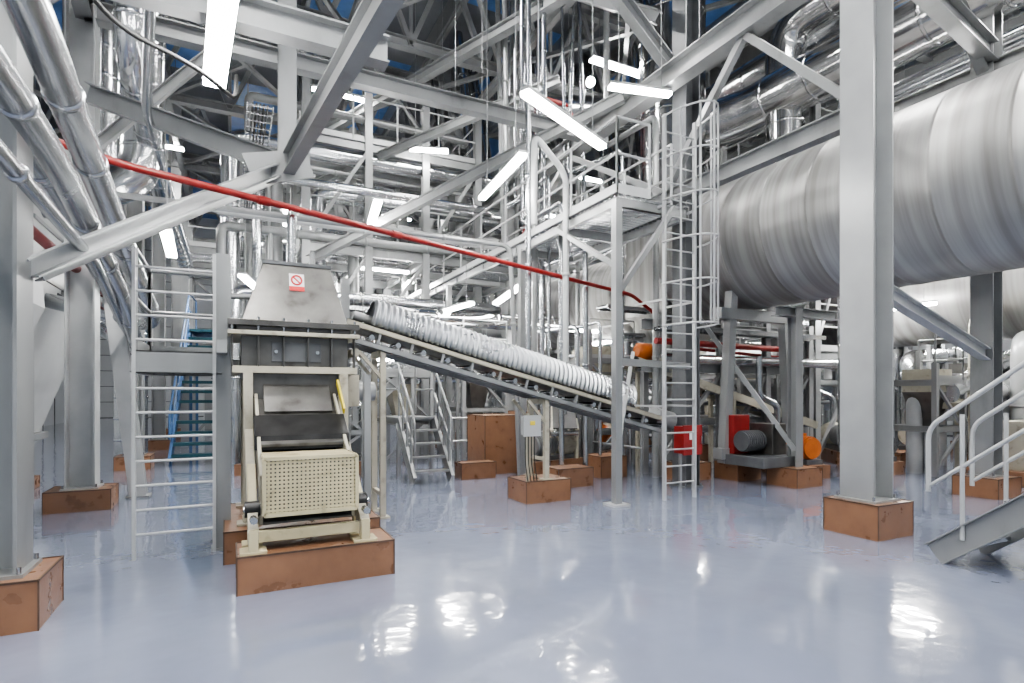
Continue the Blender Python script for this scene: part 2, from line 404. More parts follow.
M.bar((5.0,6.5,.9),(6.3,7.8,2.3),.06,.06,STEEL)
M.done()
M=MB('caged_access_ladder')
ladder(M,(6.08,6.43),(1,0),.6,0,5.75,WHITE,.25,.018)
z=2.6
while z<5.8:
    pts=[]
    for i in range(13):
        a=math.pi*i/12; pts.append((6.08-math.cos(a)*.34,6.43-math.sin(a)*.68,z))
    M.tube(pts,.014,WHITE,6); z+=.62
for i in(2,4,6,8,10):
    a=math.pi*i/12; x,y=6.08-math.cos(a)*.34,6.43-math.sin(a)*.68
    M.bar((x,y,2.6),(x,y,5.72),.03,.012,WHITE)
for z in(1.4,3.0,4.4):
    for k in(-.3,.3): M.bar((6.08+k,6.43,z),(6.08+k,7.1,z),.03,.03,WHITE)
M.done()

# ------------------------------------------------------------ main feeder machine
M=MB('crusher_feed_hopper')
M.frus((.10,1.14,6.2,7.2),(.32,.98,6.42,7.0),2.32,2.98,DUSTY)
M.box(.30,1.0,6.40,7.02,2.96,3.0,STEELD)
M.box(-.02,1.24,6.08,7.3,2.27,2.33,DUSTY); M.box(-.02,1.24,6.08,7.3,2.18,2.22,CREAM)
M.box(.06,1.16,6.16,7.22,2.22,2.27,DUSTY)
M.box(.1,1.14,6.2,7.2,1.86,2.18,DUSTY)
for i in range(6):
    x=.02+i*.235; M.box(x-.008,x+.008,6.12,6.2,1.86,2.2,DUSTY)
    M.tube([(x,6.12,2.2),(x,6.12,2.36)],.014,GALV,6)
M.box(.02,1.22,6.12,7.28,1.80,1.87,CREAM)
M.frus((.24,1.0,6.2,7.1),(.1,1.14,6.2,7.2),1.5,1.8,DUSTY)
M.box(.24,1.0,6.25,7.1,1.02,1.5,DUSTY)
M.box(.2,1.04,6.2,7.14,1.0,1.05,CREAM)
for x in(.16,1.08):
    for y in(6.15,7.15):
        M.bar((x,y,.3),(x,y,1.8),.09,.09,CREAM); M.box(x-.1,x+.1,y-.1,y+.1,.3,.325,CREAM)
M.bar((.16,6.15,.7),(1.08,6.15,.7),.06,.08,CREAM)
M.tube([(.62,6.75,3.0),(.62,6.75,3.6)],.05,GALV,12); M.tube([(.4,6.7,3.0),(.4,6.7,3.35)],.02,STEEL,8); M.tube([(.85,6.8,3.0),(.85,6.8,3.22)],.03,STEEL,8)
M.tube([(1.2,6.55,1.62),(1.5,6.55,1.62)],[.11,.11],STEEL,16); M.box(1.14,1.3,6.4,6.7,1.45,1.8,CREAM)
M.tube([(1.24,6.3,2.05),(1.24,7.1,2.05)],.05,CREAM,10)
M.box(.38,.86,6.185,6.2,1.92,2.12,STEELD)
for x in(.42,.82): M.tube([(x,6.18,2.02),(x,6.15,2.02)],.018,GALV,8)
def hp(x,z):
    t=(z-2.32)/.66; return V((x,6.2+.22*t-.008,z))
M.add([hp(.56,2.68),hp(.71,2.68),hp(.71,2.87),hp(.56,2.87)],[(0,1,2,3)],SIGNW)
o=V((0,.002,0))
M.add([hp(.56,2.68)-o,hp(.71,2.68)-o,hp(.71,2.73)-o,hp(.56,2.73)-o],[(0,1,2,3)],SIGNR)
ring=[hp(.635+.05*math.cos(a*math.pi/10),2.8+.05*math.sin(a*math.pi/10))-o*2 for a in range(21)]
M.tube(ring,.011,SIGNR,6); M.tube([hp(.6,2.835)-o*2,hp(.67,2.765)-o*2],.009,SIGNR,6)
M.done(bevel=.006)

M=MB('inclined_drag_feeder')
def sl(q): return 1.62-(6.3-q)*.62
for x in(.22,.98):
    M.prism([(x,6.6,sl(6.6)+.05),(x,5.15,sl(5.15)),(x,5.15,sl(5.15)-.42),(x,6.6,sl(6.6)-.42)],(.03,0,0),CREAM)
M.prism([(.25,6.5,sl(6.5)-.02),(.25,5.55,sl(5.55)-.02),(.25,5.55,sl(5.55)-.05),(.25,6.5,sl(6.5)-.05)],(.74,0,0),DUSTY)
M.prism([(.25,6.5,sl(6.5)-.4),(.25,5.15,sl(5.15)-.4),(.25,5.15,sl(5.15)-.42),(.25,6.5,sl(6.5)-.42)],(.74,0,0),DUSTY)
M.prism([(.2,5.88,sl(5.88)+.03),(.2,5.60,sl(5.60)+.02),(.2,5.57,sl(5.57)-.09),(.2,5.88,sl(5.88)-.04)],(.84,0,0),DARKM)
M.prism([(.3,6.22,1.66),(.3,5.98,1.40),(.3,5.96,1.42),(.3,6.2,1.69)],(.64,0,0),DUSTY)
for x in(.17,1.06):
    M.chan((x,6.5,1.42),(x,4.98,.42),.08,.14,CREAM,.012,sgn=1 if x>.5 else -1)
    M.chan((x,5.6,.92),(x,4.98,.36),.07,.12,CREAMY)
    M.bar((x,5.35,.30),(x,5.35,.72),.07,.07,CREAMY); M.box(x-.08,x+.08,5.2,5.4,.3,.32,CREAMY)
    M.box(x-.1,x+.1,4.93,5.12,.3,.325,CREAMY); M.bar((x,4.98,.32),(x,4.98,.5),.07,.09,CREAMY)
    M.tube([(x-.06,5.2,.62),(x+.06,5.2,.62)],.07,DARKM,14)
    M.tube([(x,5.0,.58),(x,4.9,.58)],.03,GALV,8)
M.bar((.17,5.05,.42),(1.06,5.05,.42),.06,.09,CREAMY); M.bar((.17,5.3,.36),(1.06,5.3,.36),.05,.06,DARKM)
M.tube([(.1,5.18,.62),(1.14,5.18,.62)],.03,GALV,10)
M.bar((1.02,5.75,1.42),(1.02,6.15,1.72),.02,.07,YEL)
M.done(bevel=.004)
M=MB('perforated_machine_guard')
x0,x1,ya,yb,zb,zt=.25,.99,4.98,5.50,.60,1.06
M.box(x0+.02,x1-.02,ya+.03,yb,zb+.02,zt-.03,DUSTY)
nx,nz=22,14
wb=.0095
for i in range(nx+1):
    x=x0+(x1-x0)*i/nx; M.box(x-wb,x+wb,ya,ya+.008,zb,zt,CREAMY); M.box(x-wb,x+wb,ya,yb,zt-.006,zt+.002,CREAMY)
for j in range(nz+1):
    z=zb+(zt-zb)*j/nz; M.box(x0,x1,ya-.002,ya+.006,z-wb,z+wb,CREAMY)
    y=ya+(yb-ya)*j/nz; M.box(x0,x1,y-wb,y+wb,zt-.004,zt+.004,CREAMY)
    for x in(x0,x1): M.box(x-.004,x+.004,ya,yb,z-wb,z+wb,CREAMY); M.box(x-.004,x+.004,y-wb,y+wb,zb,zt,CREAMY)
for a in((x0,ya),(x1,ya)): M.bar((a[0],a[1],zb),(a[0],a[1],zt),.03,.03,CREAMY)
M.bar((x0,ya,zb),(x1,ya,zb),.03,.035,CREAMY); M.bar((x0,ya,zt),(x1,ya,zt),.03,.03,CREAMY)
M.done()

# ------------------------------------------------------------ frame around machine, ladder
M=MB('machine_service_frame')
M.ibeam((-.07,6.5,0),(-.07,6.5,3.02),.16,.16,STEEL,.014)
M.ibeam((-.07,7.6,0),(-.07,7.6,3.02),.12,.12,STEEL,.012)
M.ibeam((1.35,7.55,0),(1.35,7.55,3.1),.10,.10,STEEL,.012); M.ibeam((1.32,6.1,.0),(1.32,6.1,1.8),.07,.07,STEEL,.012)
M.chan((-.82,6.45,1.9),(-.07,6.45,1.9),.10,.22,STEEL); M.chan((-.82,7.6,1.9),(1.4,7.6,1.9),.10,.2,STEEL)
M.chan((-.82,6.45,1.9),(-.82,7.6,1.9),.08,.2,STEEL)
for i in range(9): M.box(-.8,-.1,6.5+i*.12,6.56+i*.12,1.96,2.0,GALV)
M.box(-.17,.03,6.4,6.6,0,.025,STEEL)
M.bar((-.07,6.05,2.05),(-.07,7.6,2.05),.09,.12,STEEL)
rail(M,[(-.82,7.6,2.0),(-.82,6.5,2.0)],STEEL,1.0); rail(M,[(-.82,7.6,2.0),(-.1,7.6,2.0)],STEEL,1.0)
M.tube([(-.07,6.5,2.6),(.3,6.4,2.6)],.03,STEEL,8)
M.done()
M=MB('access_ladder')
ladder(M,(-.48,6.42),(1,0),.68,0,3.0,WHITE,.235,.02)
M.done()

# ------------------------------------------------------------ corrugated screw conveyor
M=MB('inclined_screw_conveyor')
A=V((1.62,7.4,2.56)); B=V((5.85,7.4,1.46)); ax=(B-A).normalized(); up=V((-ax.z,0,ax.x)); up=up if up.z>0 else -up
L=(B-A).length; n=550; ribs=55; r0=.275; ja=22
vs=[];fs=[]
for i in range(n+1):
    t=i/n; c=A+ax*(L*t); rr=r0-.014+.036*(.5-.5*math.cos(2*math.pi*ribs*t))
    for j in range(ja+1):
        a=math.radians(-20+220*j/ja); vs.append(c+V((0,1,0))*(math.cos(a)*rr)+up*(math.sin(a)*rr))
for i in range(n):
    for j in range(ja): k=i*(ja+1)+j; fs.append((k,k+1,k+ja+2,k+ja+1))
cov=MB('corrugated_cover'); cov.add(vs,fs,COVER,True); cov=cov.done(solid=.006,fixn=False)
A2=A-ax*.3; B2=B+ax*.6
for k in(-.29,.29):
    o=V((0,k,0))
    M.chan(A2+o-up*.15,B2+o-up*.15,.05,.07,CREAM,.008); M.chan(A2+o-up*.35,B2+o-up*.35,.05,.07,STEEL,.008)
    for i in range(13):
        c=A2.lerp(B2,i/12)+o; M.bar(c-up*.35,c-up*.15,.03,.03,STEEL)
for i in range(16):
    c=A2.lerp(B2,i/15)-up*.25; M.tube([c-V((0,.27,0)),c+V((0,.27,0))],.035,GALV,8)
M.bar(A2-up*.17,B2-up*.17,.46,.02,DARKM)
M.bar(A2-up*.33,B2-up*.33,.3,.02,STEEL)
M.tube([B2-up*.1,B2+ax*.4-up*.1],.16,STEEL,18); M.tube([A-ax*.2,B],.06,STEEL,10)
for x,q,zb in((4.17,7.4,.32),(1.75,7.4,0),):
    z=A.z+(x-A.x)/(B.x-A.x)*(B.z-A.z)-.4
    for k in(-.24,.24):
        M.bar((x,q+k,zb),(x,q+k,z),.07,.07,CREAM); M.box(x-.08,x+.08,q+k-.08,q+k+.08,zb,zb+.02,CREAM)
        M.bar((x-.3,q+k,z),(x,q+k,z-.35),.04,.04,CREAM)
    M.bar((x,q-.24,zb+.3),(x,q+.24,zb+.3),.05,.05,CREAM); M.bar((x,q-.24,z-.02),(x,q+.24,z-.02),.08,.08,CREAM)
o=M.done(); cov.parent=o
M=MB('electrical_junction_box')
M.box(3.74,3.98,7.02,7.14,1.0,1.26,WHITE); M.box(3.72,4.0,7.01,7.03,.98,1.28,WHITE); M.bar((3.86,7.16,0),(3.86,7.16,1.3),.04,.04,CREAM)
M.box(3.82,3.9,7.0,7.01,1.14,1.2,YEL)
for i in range(4):
    x=3.78+i*.05; M.tube(fil([(x,7.08,1.0),(x,7.08,.6),(x+.1,7.15,.2),(x+.12,7.3,.0)],.1),.008,CABLE,6)
M.done(bevel=.006)
# ------------------------------------------------------------ small stair units
stairs('metal_staircase',(3.2,9.45),(-.02,1),.7,1.15,.95,5,STEEL,STEEL,(1,1),land=1.1)
stairs('metal_staircase',(-.72,14.2),(.06,1),.9,3.3,3.2,14,BLUE,GREEN,(1,1),land=1.5,handm=BLUE,tt=.07)
stairs('metal_staircase',(6.36,2.95),(-.03,-1),.75,2.0,2.35,9,STEEL,GALV,(1,1),land=1.4,rh=1.15,handm=WHITE)
stairs('metal_staircase',(9.8,11.4),(0,1),.8,2.2,2.2,10,STEEL,GALV,(1,1),land=1.2)
stairs('metal_staircase',(1.3,12.6),(1,0.0),.8,2.2,2.3,10,STEEL,STEEL,(1,1),land=1.2)

M=MB('red_fire_cabinet')
M.box(6.50,6.86,6.78,7.0,.62,1.06,REDP); M.box(6.48,6.88,6.76,6.79,.60,1.08,REDP); M.box(6.6,6.7,6.75,6.76,.85,.97,SIGNW)
for x in(6.54,6.82): M.bar((x,6.9,0),(x,6.9,.62),.04,.04,STEEL)
M.tube([(6.83,6.75,.78),(6.83,6.72,.78),(6.83,6.72,.9),(6.83,6.75,.9)],.008,GALV,6)
M.done(bevel=.008)

# ------------------------------------------------------------ left sheet-metal plant
M=MB('dust_collector_hopper')
M.box(-4.2,-2.5,10.2,13.6,3.0,5.2,WHITE); M.frus((-3.7,-3.0,11,12.6),(-4.2,-2.5,10.2,13.6),.9,3.0,WHITE)
M.box(-3.8,-2.9,10.9,12.7,.8,.92,STEEL)
for x in(-4.1,-2.6):
    for y in(10.3,13.5): M.bar((x,y,0),(x,y,3.0),.14,.14,STEEL)
M.tube([(-3.3,11.8,.2),(-3.3,11.8,.8)],.25,STEEL,16); M.box(-3.7,-2.9,11.4,12.2,0,.2,BROWN)
for z in(3.3,4.1,4.9): M.box(-4.23,-2.47,10.17,13.63,z,z+.06,STEEL)
M.done(bevel=.01)
M=MB('sloped_transfer_chute')
M.prism([(-2.9,7.0,3.0),(-2.0,7.0,3.2),(-1.95,7.0,2.6),(-2.6,7.0,.9),(-3.3,7.0,.9)],(0,1.4,0),WHITE)
M.box(-3.4,-2.5,7.0,8.4,.7,.92,STEEL)
for x in(-3.3,-2.6):
    for y in(7.1,8.3): M.bar((x,y,0),(x,y,.75),.1,.1,STEEL)
for t in(.25,.5,.75):
    x=-2.6+.65*t; M.bar((x,7.0,.9+1.7*t),(x,8.4,.9+1.7*t),.05,.05,STEEL)
M.done(bevel=.01)
M=MB('inclined_brace_post'); M.ibeam((-1.25,10.3,.02),(-1.75,10.3,4.6),.22,.22,WHITE,.014); M.box(-1.4,-1.1,10.15,10.45,0,.03,STEEL); M.done()

# ------------------------------------------------------------ background process structure
def platform(name,x0,x1,y0,y1,levels,bx=2,by=2,seed=0,fill=True):
    R=random.Random(seed); M=MB(name); top=levels[-1]+1.2
    xs=[x0+(x1-x0)*i/bx for i in range(bx+1)]; ys=[y0+(y1-y0)*i/by for i in range(by+1)]
    for x in xs:
        for y in ys: M.ibeam((x,y,0),(x,y,top),.18,.18,STEEL,.014)
    for z in levels:
        for x in xs: M.ibeam((x,y0,z-.12),(x,y1,z-.12),.12,.22,STEEL,.012)
        for y in ys: M.ibeam((x0,y,z-.12),(x1,y,z-.12),.12,.22,STEEL,.012)
        yy=y0
        while yy<y1: 
            if R.random()<.8: M.box(x0,x1,yy,yy+.06,z-.02,z,GALV)
            yy+=.16
        rail(M,[(x0,y0,z),(x1,y0,z),(x1,y1,z),(x0,y1,z),(x0,y0,z)],WHITE if R.random()<.5 else STEEL,1.1,.022)
    lv=[0]+levels
    for a,b in zip(lv[:-1],lv[1:]):
        for i in range(bx):
            if R.random()<.65: M.bar((xs[i],y0,a),(xs[i+1],y0,b-.2),.08,.08,STEEL)
            if R.random()<.4: M.bar((xs[i+1],y1,a),(xs[i],y1,b-.2),.08,.08,STEEL)
        for i in range(by):
            if R.random()<.5: M.bar((x0,ys[i],a),(x0,ys[i+1],b-.2),.08,.08,STEEL)
    return M.done()
platform('process_platform',1.6,6.0,14.0,18.0,[2.8,5.2,7.8],3,2,3)
platform('process_platform',0.4,5.0,21,26,[3,6,9],3,2,5)
platform('process_platform',7.6,14,19,24,[3,6,9],3,2,8)
platform('process_platform',12.2,17.5,8.5,14,[2.6,7.2],3,2,12)
platform('process_platform',-1.2,1.2,19.2,23.5,[3.3,6],1,2,15)
platform('process_platform',16,22,15,22,[3,6,9],3,2,17)
platform('process_platform',7.2,11.6,26,32,[3,6,9],2,2,21)

def vessel(name,x,y,z0,r,h,m=STAIN,cone=.8):
    M=MB(name)
    M.lathe((x,y,0),(0,0,1),[(z0,.12),(z0+cone,r),(z0+cone+.01,r+.03),(z0+cone+.06,r+.03),(z0+cone+.07,r),(z0+cone+h,r),(z0+cone+h+.01,r+.03),(z0+cone+h+.06,r+.03),(z0+cone+h+.2,r*.7),(z0+cone+h+.3,r*.25),(z0+cone+h+.9,r*.25)],m,36)
    for i in range(4):
        a=math.pi/4+i*math.pi/2; px,py=x+math.cos(a)*(r+.04),y+math.sin(a)*(r+.04); M.bar((px,py,0),(px,py,z0+cone+.3),.1,.1,STEEL)
    M.tube([(x,y,0),(x,y,z0+.05)],.1,STEEL,12)
    return M.done()
vessel('cyclone_separator',3.0,15.9,1.2,.7,1.0,STAIN)
vessel('cyclone_separator',5.0,16.0,1.0,.6,1.2,DRUM)
vessel('storage_silo',2.6,23.5,1.5,1.2,4.5,GALV,1.2)
vessel('storage_silo',10.6,21.5,1.2,1.5,5,DRUM,1.4)
vessel('cyclone_separator',13.8,10.5,1.0,.8,3,STAIN,1.2)
vessel('storage_silo',5.6,29,1,1.6,6,GALV,1.4)
vessel('cyclone_separator',17.5,5.5,1,.9,2,WHITE,1)
vessel('storage_silo',18.5,12.5,1,1.4,4.5,WHITE,1)
vessel('cyclone_separator',.3,27.5,1.2,1,4,WHITE,1)

R=random.Random(11)
for i in range(22):
    y=12.6+R.random()*9; z=2.0+R.random()*7.5; x0=-.2+R.random()*3; x1=6+R.random()*8
    r=R.choice([.05,.07,.1,.14,.2]); m=R.choice([STAIN,GALV,WHITE,STEEL,CLAD])
    pts=[(x0,y,0),(x0,y,z),(x1,y,z),(x1,y+2*(R.random()-.3),z),(x1,y+3,13)]
    duct('process_pipe',pts,r,m,max(.15,r*1.6),12,1.5)
for i in range(16):
    x=11.1+R.random()*3.5; z=5.9+R.random()*3.6; r=R.choice([.05,.08,.1,.15]); m=R.choice([STAIN,GALV,STEEL,CLAD])
    duct('process_pipe',[(x,-4,z),(x,10+R.random()*3,z),(x,13.4,z+.5),(x,14,13)],r,m,max(.15,r*1.6),12,1.3)
for i in range(12):
    x=5.2+R.random()*2.0; y=7.6+R.random()*4; r=R.choice([.035,.05,.06]); z=2.3+R.random()*5
    m=R.choice([STEEL,GALV,GALV])
    duct('process_pipe',[(x,y,0),(x,y,z),(x+.7*(R.random()-.5),y+1.5,z),(x,y+1.5,13)],r,m,.15,10,2)
for i in range(22):
    x0=6.8+R.random()*2.4; y=8.6+R.random()*4.5; z=.5+R.random()*2.6; x1=x0+2+R.random()*4
    r=R.choice([.03,.05,.08,.12]); m=R.choice([GALV,CREAM,STEEL,STEELD,CLAD,ORANGE if i%4==0 else GALV])
    duct('process_pipe',[(x0,y,0),(x0,y,z),(x1,y-.4,z),(x1,y-.4,0)],r,m,max(.12,r*1.6),12,1.0)
for i in range(12):
    x0=12+R.random()*3; y=3+R.random()*6; z=.6+R.random()*2.6; x1=x0+2.5+R.random()*4
    r=R.choice([.05,.09,.14,.2]); m=R.choice([WHITE,CREAM,CREAM,GALV,CLAD])
    duct('process_pipe',[(x0,y,0),(x0,y,z),(x1,y+.8,z+.4),(x1,y+.8,0)],r,m,max(.15,r*2),14,1.0)
duct('process_pipe',[(4.6,7.85,1.9),(4.95,7.85,1.9),(4.95,7.85,5.2),(4.35,7.85,5.75),(4.35,7.85,4.3)],.05,WHITE,.2,12,1.2)
duct('process_pipe',[(4.3,7.95,2.2),(4.3,7.95,8.0),(3.6,7.95,8.6),(3.6,7.95,13)],.045,GALV,.2,12,1.2)
duct('process_pipe',[(-.2,11.5,4.9),(6.4,11.5,4.9),(6.4,11.5,2),(7.6,11.5,2)],.06,WHITE,.2,12,1.2)
duct('process_pipe',[(-1.6,9.9,4.5),(4.6,9.2,4.3),(4.8,9.2,0)],.045,STEEL,.2,12,1.2)
M=pipe('red_hose_loop',[(7.4,13.2,8.0),(7.4,13.2,9.6),(8.5,13.2,9.6),(8.5,13.2,8.3)],.06,REDP,.3); M.tube([(7.4,13.2,8.0),(7.4,14,6)],.05,REDP,8); M.done()

def tray(pts,w=.35):
    M=MB('cable_tray')
    for a,b in zip(pts[:-1],pts[1:]):
        a=V(a);b=V(b); d,si,u=M.frame(a,b)
        for k in(-1,1): M.bar(a,b,.015,.08,GALV,os=k*w/2)
        L=(b-a).length; k=int(L/.25)
        for i in range(k+1):
            c=a.lerp(b,i/k); M.bar(c-si*w/2,c+si*w/2,.03,.015,GALV)
        for j in range(5): M.tube([a+si*((j-2)*.05)+u*.03,b+si*((j-2)*.05)+u*.03],.016,CABLE if j%2 else STEELD,6)
    M.done()
tray([(6.8,9.4,3.35),(14,9.4,3.35)]); tray([(1.7,13.6,3.6),(7.5,13.6,3.6)]); tray([(7.1,8.0,2.8),(11.6,8.0,2.8)]); tray([(.4,9.0,5.8),(.4,22,5.8)])
tray([(10.95,-3,5.9),(10.95,12,5.9)],.5)
def guard(pts,m):
    M=MB('floor_guard_railing'); rail(M,pts,m,1.05,.022,1.0,False); M.done()
guard([(1.9,10.2,0),(1.9,12.3,0),(3.0,12.3,0)],STEEL); guard([(4.3,11.5,0),(6.6,11.5,0)],WHITE); guard([(7.0,8.4,0),(7.0,10.0,0)],STEEL)
guard([(-.2,12.6,0),(-.2,14.0,0),(1.0,14.0,0)],BLUE); guard([(12.0,3.0,0),(15.5,3.0,0)],WHITE)

def pump(x,y,s=1,ang=0,body=STEEL,case=CREAM):
    M=MB('motor_pump_set'); c,sn=math.cos(ang),math.sin(ang)
    T=lambda a,b,z:(x+s*(a*c-b*sn),y+s*(a*sn+b*c),z*s)
    M.bar(T(-.75,0,.14),T(.75,0,.14),.6*s,.28*s,BROWN); M.bar(T(-.65,0,.33),T(.65,0,.33),.4*s,.1*s,STEELD)
    M.tube([T(-.6,0,.62),T(.0,0,.62)],.22*s,body,20)
    for i in range(9): M.tube([T(-.54+i*.06,0,.62),T(-.52+i*.06,0,.62)],.245*s,body,20)
    M.tube([T(0,0,.62),T(.25,0,.62)],.06*s,STEELD,10)
    M.tube([T(.22,0,.62),T(.26,0,.62),T(.5,0,.62),T(.54,0,.62)],[.18*s,.28*s,.28*s,.2*s],case,20)
    M.tube(fil([T(.4,0,.8),T(.4,0,1.5),T(.4,.5,1.7),T(.4,.5,2.6)],.15*s),.07*s,GALV,12)
    M.bar(T(-.35,0,.86),T(-.15,0,.86),.16*s,.12*s,body)
    M.done()
for a in((5.9,9.9,.9,.2,STEEL,CREAM),(2.4,11.9,.9,1.2,STEELD,STEEL),(7.9,10.9,1,.5,ORANGE,CREAM),(9.9,7.4,.9,1.4,ORANGE,CREAM),(11.2,6.6,.9,.1,STEELD,GALV),(12.8,8.3,1,.9,STEEL,CREAM),(6.9,12.1,1,2.2,STEEL,STEEL),(.6,12.4,.8,1.0,STEEL,CREAM),(14.6,7.6,1,.3,CREAM,GALV),(13.2,2.6,.9,.2,STEEL,CREAM)): pump(*a)
def service_frame(x0,x1,y0,y1,z,seed):
    R=random.Random(seed); M=MB('equipment_support_frame')
    for x in(x0,x1):
        for y in(y0,y1): M.bar((x,y,0),(x,y,z+R.random()*.8),.09,.09,STEEL)
    for zz in(z*.5,z):
        for y in(y0,y1): M.chan((x0,y,zz),(x1,y,zz),.06,.12,STEEL)
        for x in(x0,x1): M.chan((x,y0,zz),(x,y1,zz),.06,.12,STEEL)
    M.bar((x0,y0,.1),(x1,y0,z*.5),.05,.05,STEEL); M.bar((x1,y0,z*.5),(x0,y0,z),.05,.05,STEEL)
    w=(x1-x0)*.3; cx=(x0+x1)/2; cy=(y0+y1)/2
    M.frus((cx-w*.4,cx+w*.4,cy-w*.4,cy+w*.4),(cx-w,cx+w,cy-w,cy+w),z*.45,z*.9,R.choice([DUSTY,CREAM,GALV,STEEL]))
    M.box(cx-w,cx+w,cy-w,cy+w,z*.9,z*1.15,R.choice([DUSTY,CREAM,GALV]))
    M.tube([(cx,cy,0),(cx,cy,z*.5)],w*.35,GALV,14)
    rail(M,[(x0,y0,z),(x1,y0,z),(x1,y1,z)],R.choice([WHITE,WHITE,STEEL]),.9,.018)
    M.done()
for i,a in enumerate(((6.9,8.1,10.0,11.2,2.3),(10.2,11.4,8.9,10.3,2.0),(3.0,4.1,12.2,13.3,2.0),(4.8,5.9,12.0,13.2,2.4),(12.4,13.6,9.3,10.6,2.4),(1.3,2.3,10.9,11.8,1.7),(8.3,9.4,13.6,14.8,2.2),(10.6,12,12,13.2,2.6),(15.2,16.4,6.3,7.6,2.0),(12.0,13.0,5.9,6.7,1.8))): service_frame(*a,i)
M=MB('orange_vibrator_motor'); M.bar((7.35,8.75,0),(7.35,8.75,2.2),.12,.12,STEEL); M.box(7.1,7.6,8.6,8.9,2.2,2.25,STEEL); M.tube([(7.15,8.75,2.42),(7.2,8.75,2.42),(7.5,8.75,2.42),(7.55,8.75,2.42)],[.1,.17,.17,.1],ORANGE,20); M.done()
M=MB('drum_drive_station')
M.box(8.0,8.9,6.5,7.5,.32,.5,STEELD); M.tube([(8.05,7.0,.75),(8.5,7.0,.75)],.17,STEELD,24)
for i in range(8): M.tube([(8.08+i*.05,7,.75),(8.1+i*.05,7,.75)],.19,STEELD,24)
M.box(8.55,8.9,6.75,7.25,.5,1.05,DUSTY); M.tube([(8.9,7,.85),(9.2,7,.85)],.06,STEELD,12); M.box(8.1,8.5,7.2,7.45,.5,1.2,REDP)
M.done(bevel=.01)
M=MB('belt_conveyor')
a=V((6.9,8.7,2.2));b=V((11.4,8.2,.9))
for k in(-.3,.3):
    o=V((0,k,0)); M.chan(a+o,b+o,.06,.16,CREAM)
M.bar(a+V((0,0,.1)),b+V((0,0,.1)),.5,.02,CABLE)
for i in range(12):
    c=a.lerp(b,i/11); M.tube([c-V((0,.3,0)),c+V((0,.3,0))],.05,GALV,8)
for t in(.1,.5,.9):
    c=a.lerp(b,t)
    for k in(-.3,.3): M.bar((c.x,c.y+k,0),(c.x,c.y+k,c.z),.07,.07,CREAM)
M.done()
M=MB('belt_conveyor')
a=V((5.9,9.4,.8));b=V((8.2,13.4,2.6))
for k in(-.3,.3):
    o=V((k,0,0)); M.chan(a+o,b+o,.06,.16,CREAM)
M.bar(a+V((0,0,.1)),b+V((0,0,.1)),.5,.02,CABLE)
for t in(.1,.5,.9):
    c=a.lerp(b,t)
    for k in(-.3,.3): M.bar((c.x+k,c.y,0),(c.x+k,c.y,c.z),.07,.07,CREAM)
for i in range(12):
    c=a.lerp(b,i/11); M.tube([c-V((.3,0,0)),c+V((.3,0,0))],.05,GALV,8)
M.done()
M=MB('drum_support_frame')
for z in(2.9,2.1): M.ibeam((6.9,8.3,z),(11.8,8.3,z),.14,.2,STEEL,.014)
for x in(7.35,8.95,10.3,11.7): M.ibeam((x,8.3,0),(x,8.3,3.1),.14,.14,STEEL,.012)
for a,b in((7.35,8.95),(8.95,10.3),(10.3,11.7)): M.bar((a,8.3,.3),(b,8.3,2.0),.07,.07,STEEL)
M.ibeam((8.8,6.5,.32),(8.8,6.5,3.1),.18,.18,STEEL,.014); M.ibeam((8.3,6.5,3.0),(9.9,6.5,3.0),.18,.16,STEEL,.014)
M.bar((8.8,6.5,.6),(8.0,7.9,3.0),.08,.08,STEEL)
M.done()
duct('insulated_duct',[(7.2,8.05,2.25),(11.2,8.05,2.25),(13,8.05,2.25)],.1,CLAD,.2,16,.8)
M=MB('machine_skid')
M.box(12,14.6,3.6,5.4,.0,.25,BROWN); M.box(12.2,13.6,3.9,5.1,.25,1.1,CREAM); M.tube([(13.6,4.5,.8),(14.4,4.5,.8)],.35,WHITE,20)
M.tube(fil([(12.6,4.5,1.1),(12.6,4.5,2.2),(14.5,4.5,2.4),(16,4.5,1.2)],.4),.18,CREAM,16)
M.tube(fil([(13.2,4.2,1.1),(13.2,4.2,1.7),(17,4.4,2.2)],.3),.12,STAIN,16)
M.tube([(14.0,4.5,1.1),(14.0,4.5,2.6)],.08,GREEN,10)
M.done(bevel=.01)
for y in(2,6.0,):
    M=MB('screw_conveyor_trough')
    M.tube([(12.6,y,1.6),(19,y+1,2.8)],.22,GALV,16); M.bar((12.6,y,1.35),(19,y+1,2.55),.4,.12,CREAM)
    for t in(.1,.5,.9):
        x=12.6+6.4*t; M.bar((x,y+t,0),(x,y+t,1.35+1.2*t),.08,.08,CREAM)
    M.done()
M=MB('equipment_cabinet'); M.box(-.9,-.2,24.5,25.2,0,1.9,WHITE); M.box(-.86,-.24,24.48,24.5,.1,1.8,STEEL); M.done(bevel=.02)
M=MB('equipment_cabinet'); M.box(1.1,1.9,13.3,13.8,.1,1.6,CREAM); M.box(1.08,1.92,13.28,13.82,0,.1,BROWN); M.done(bevel=.02)

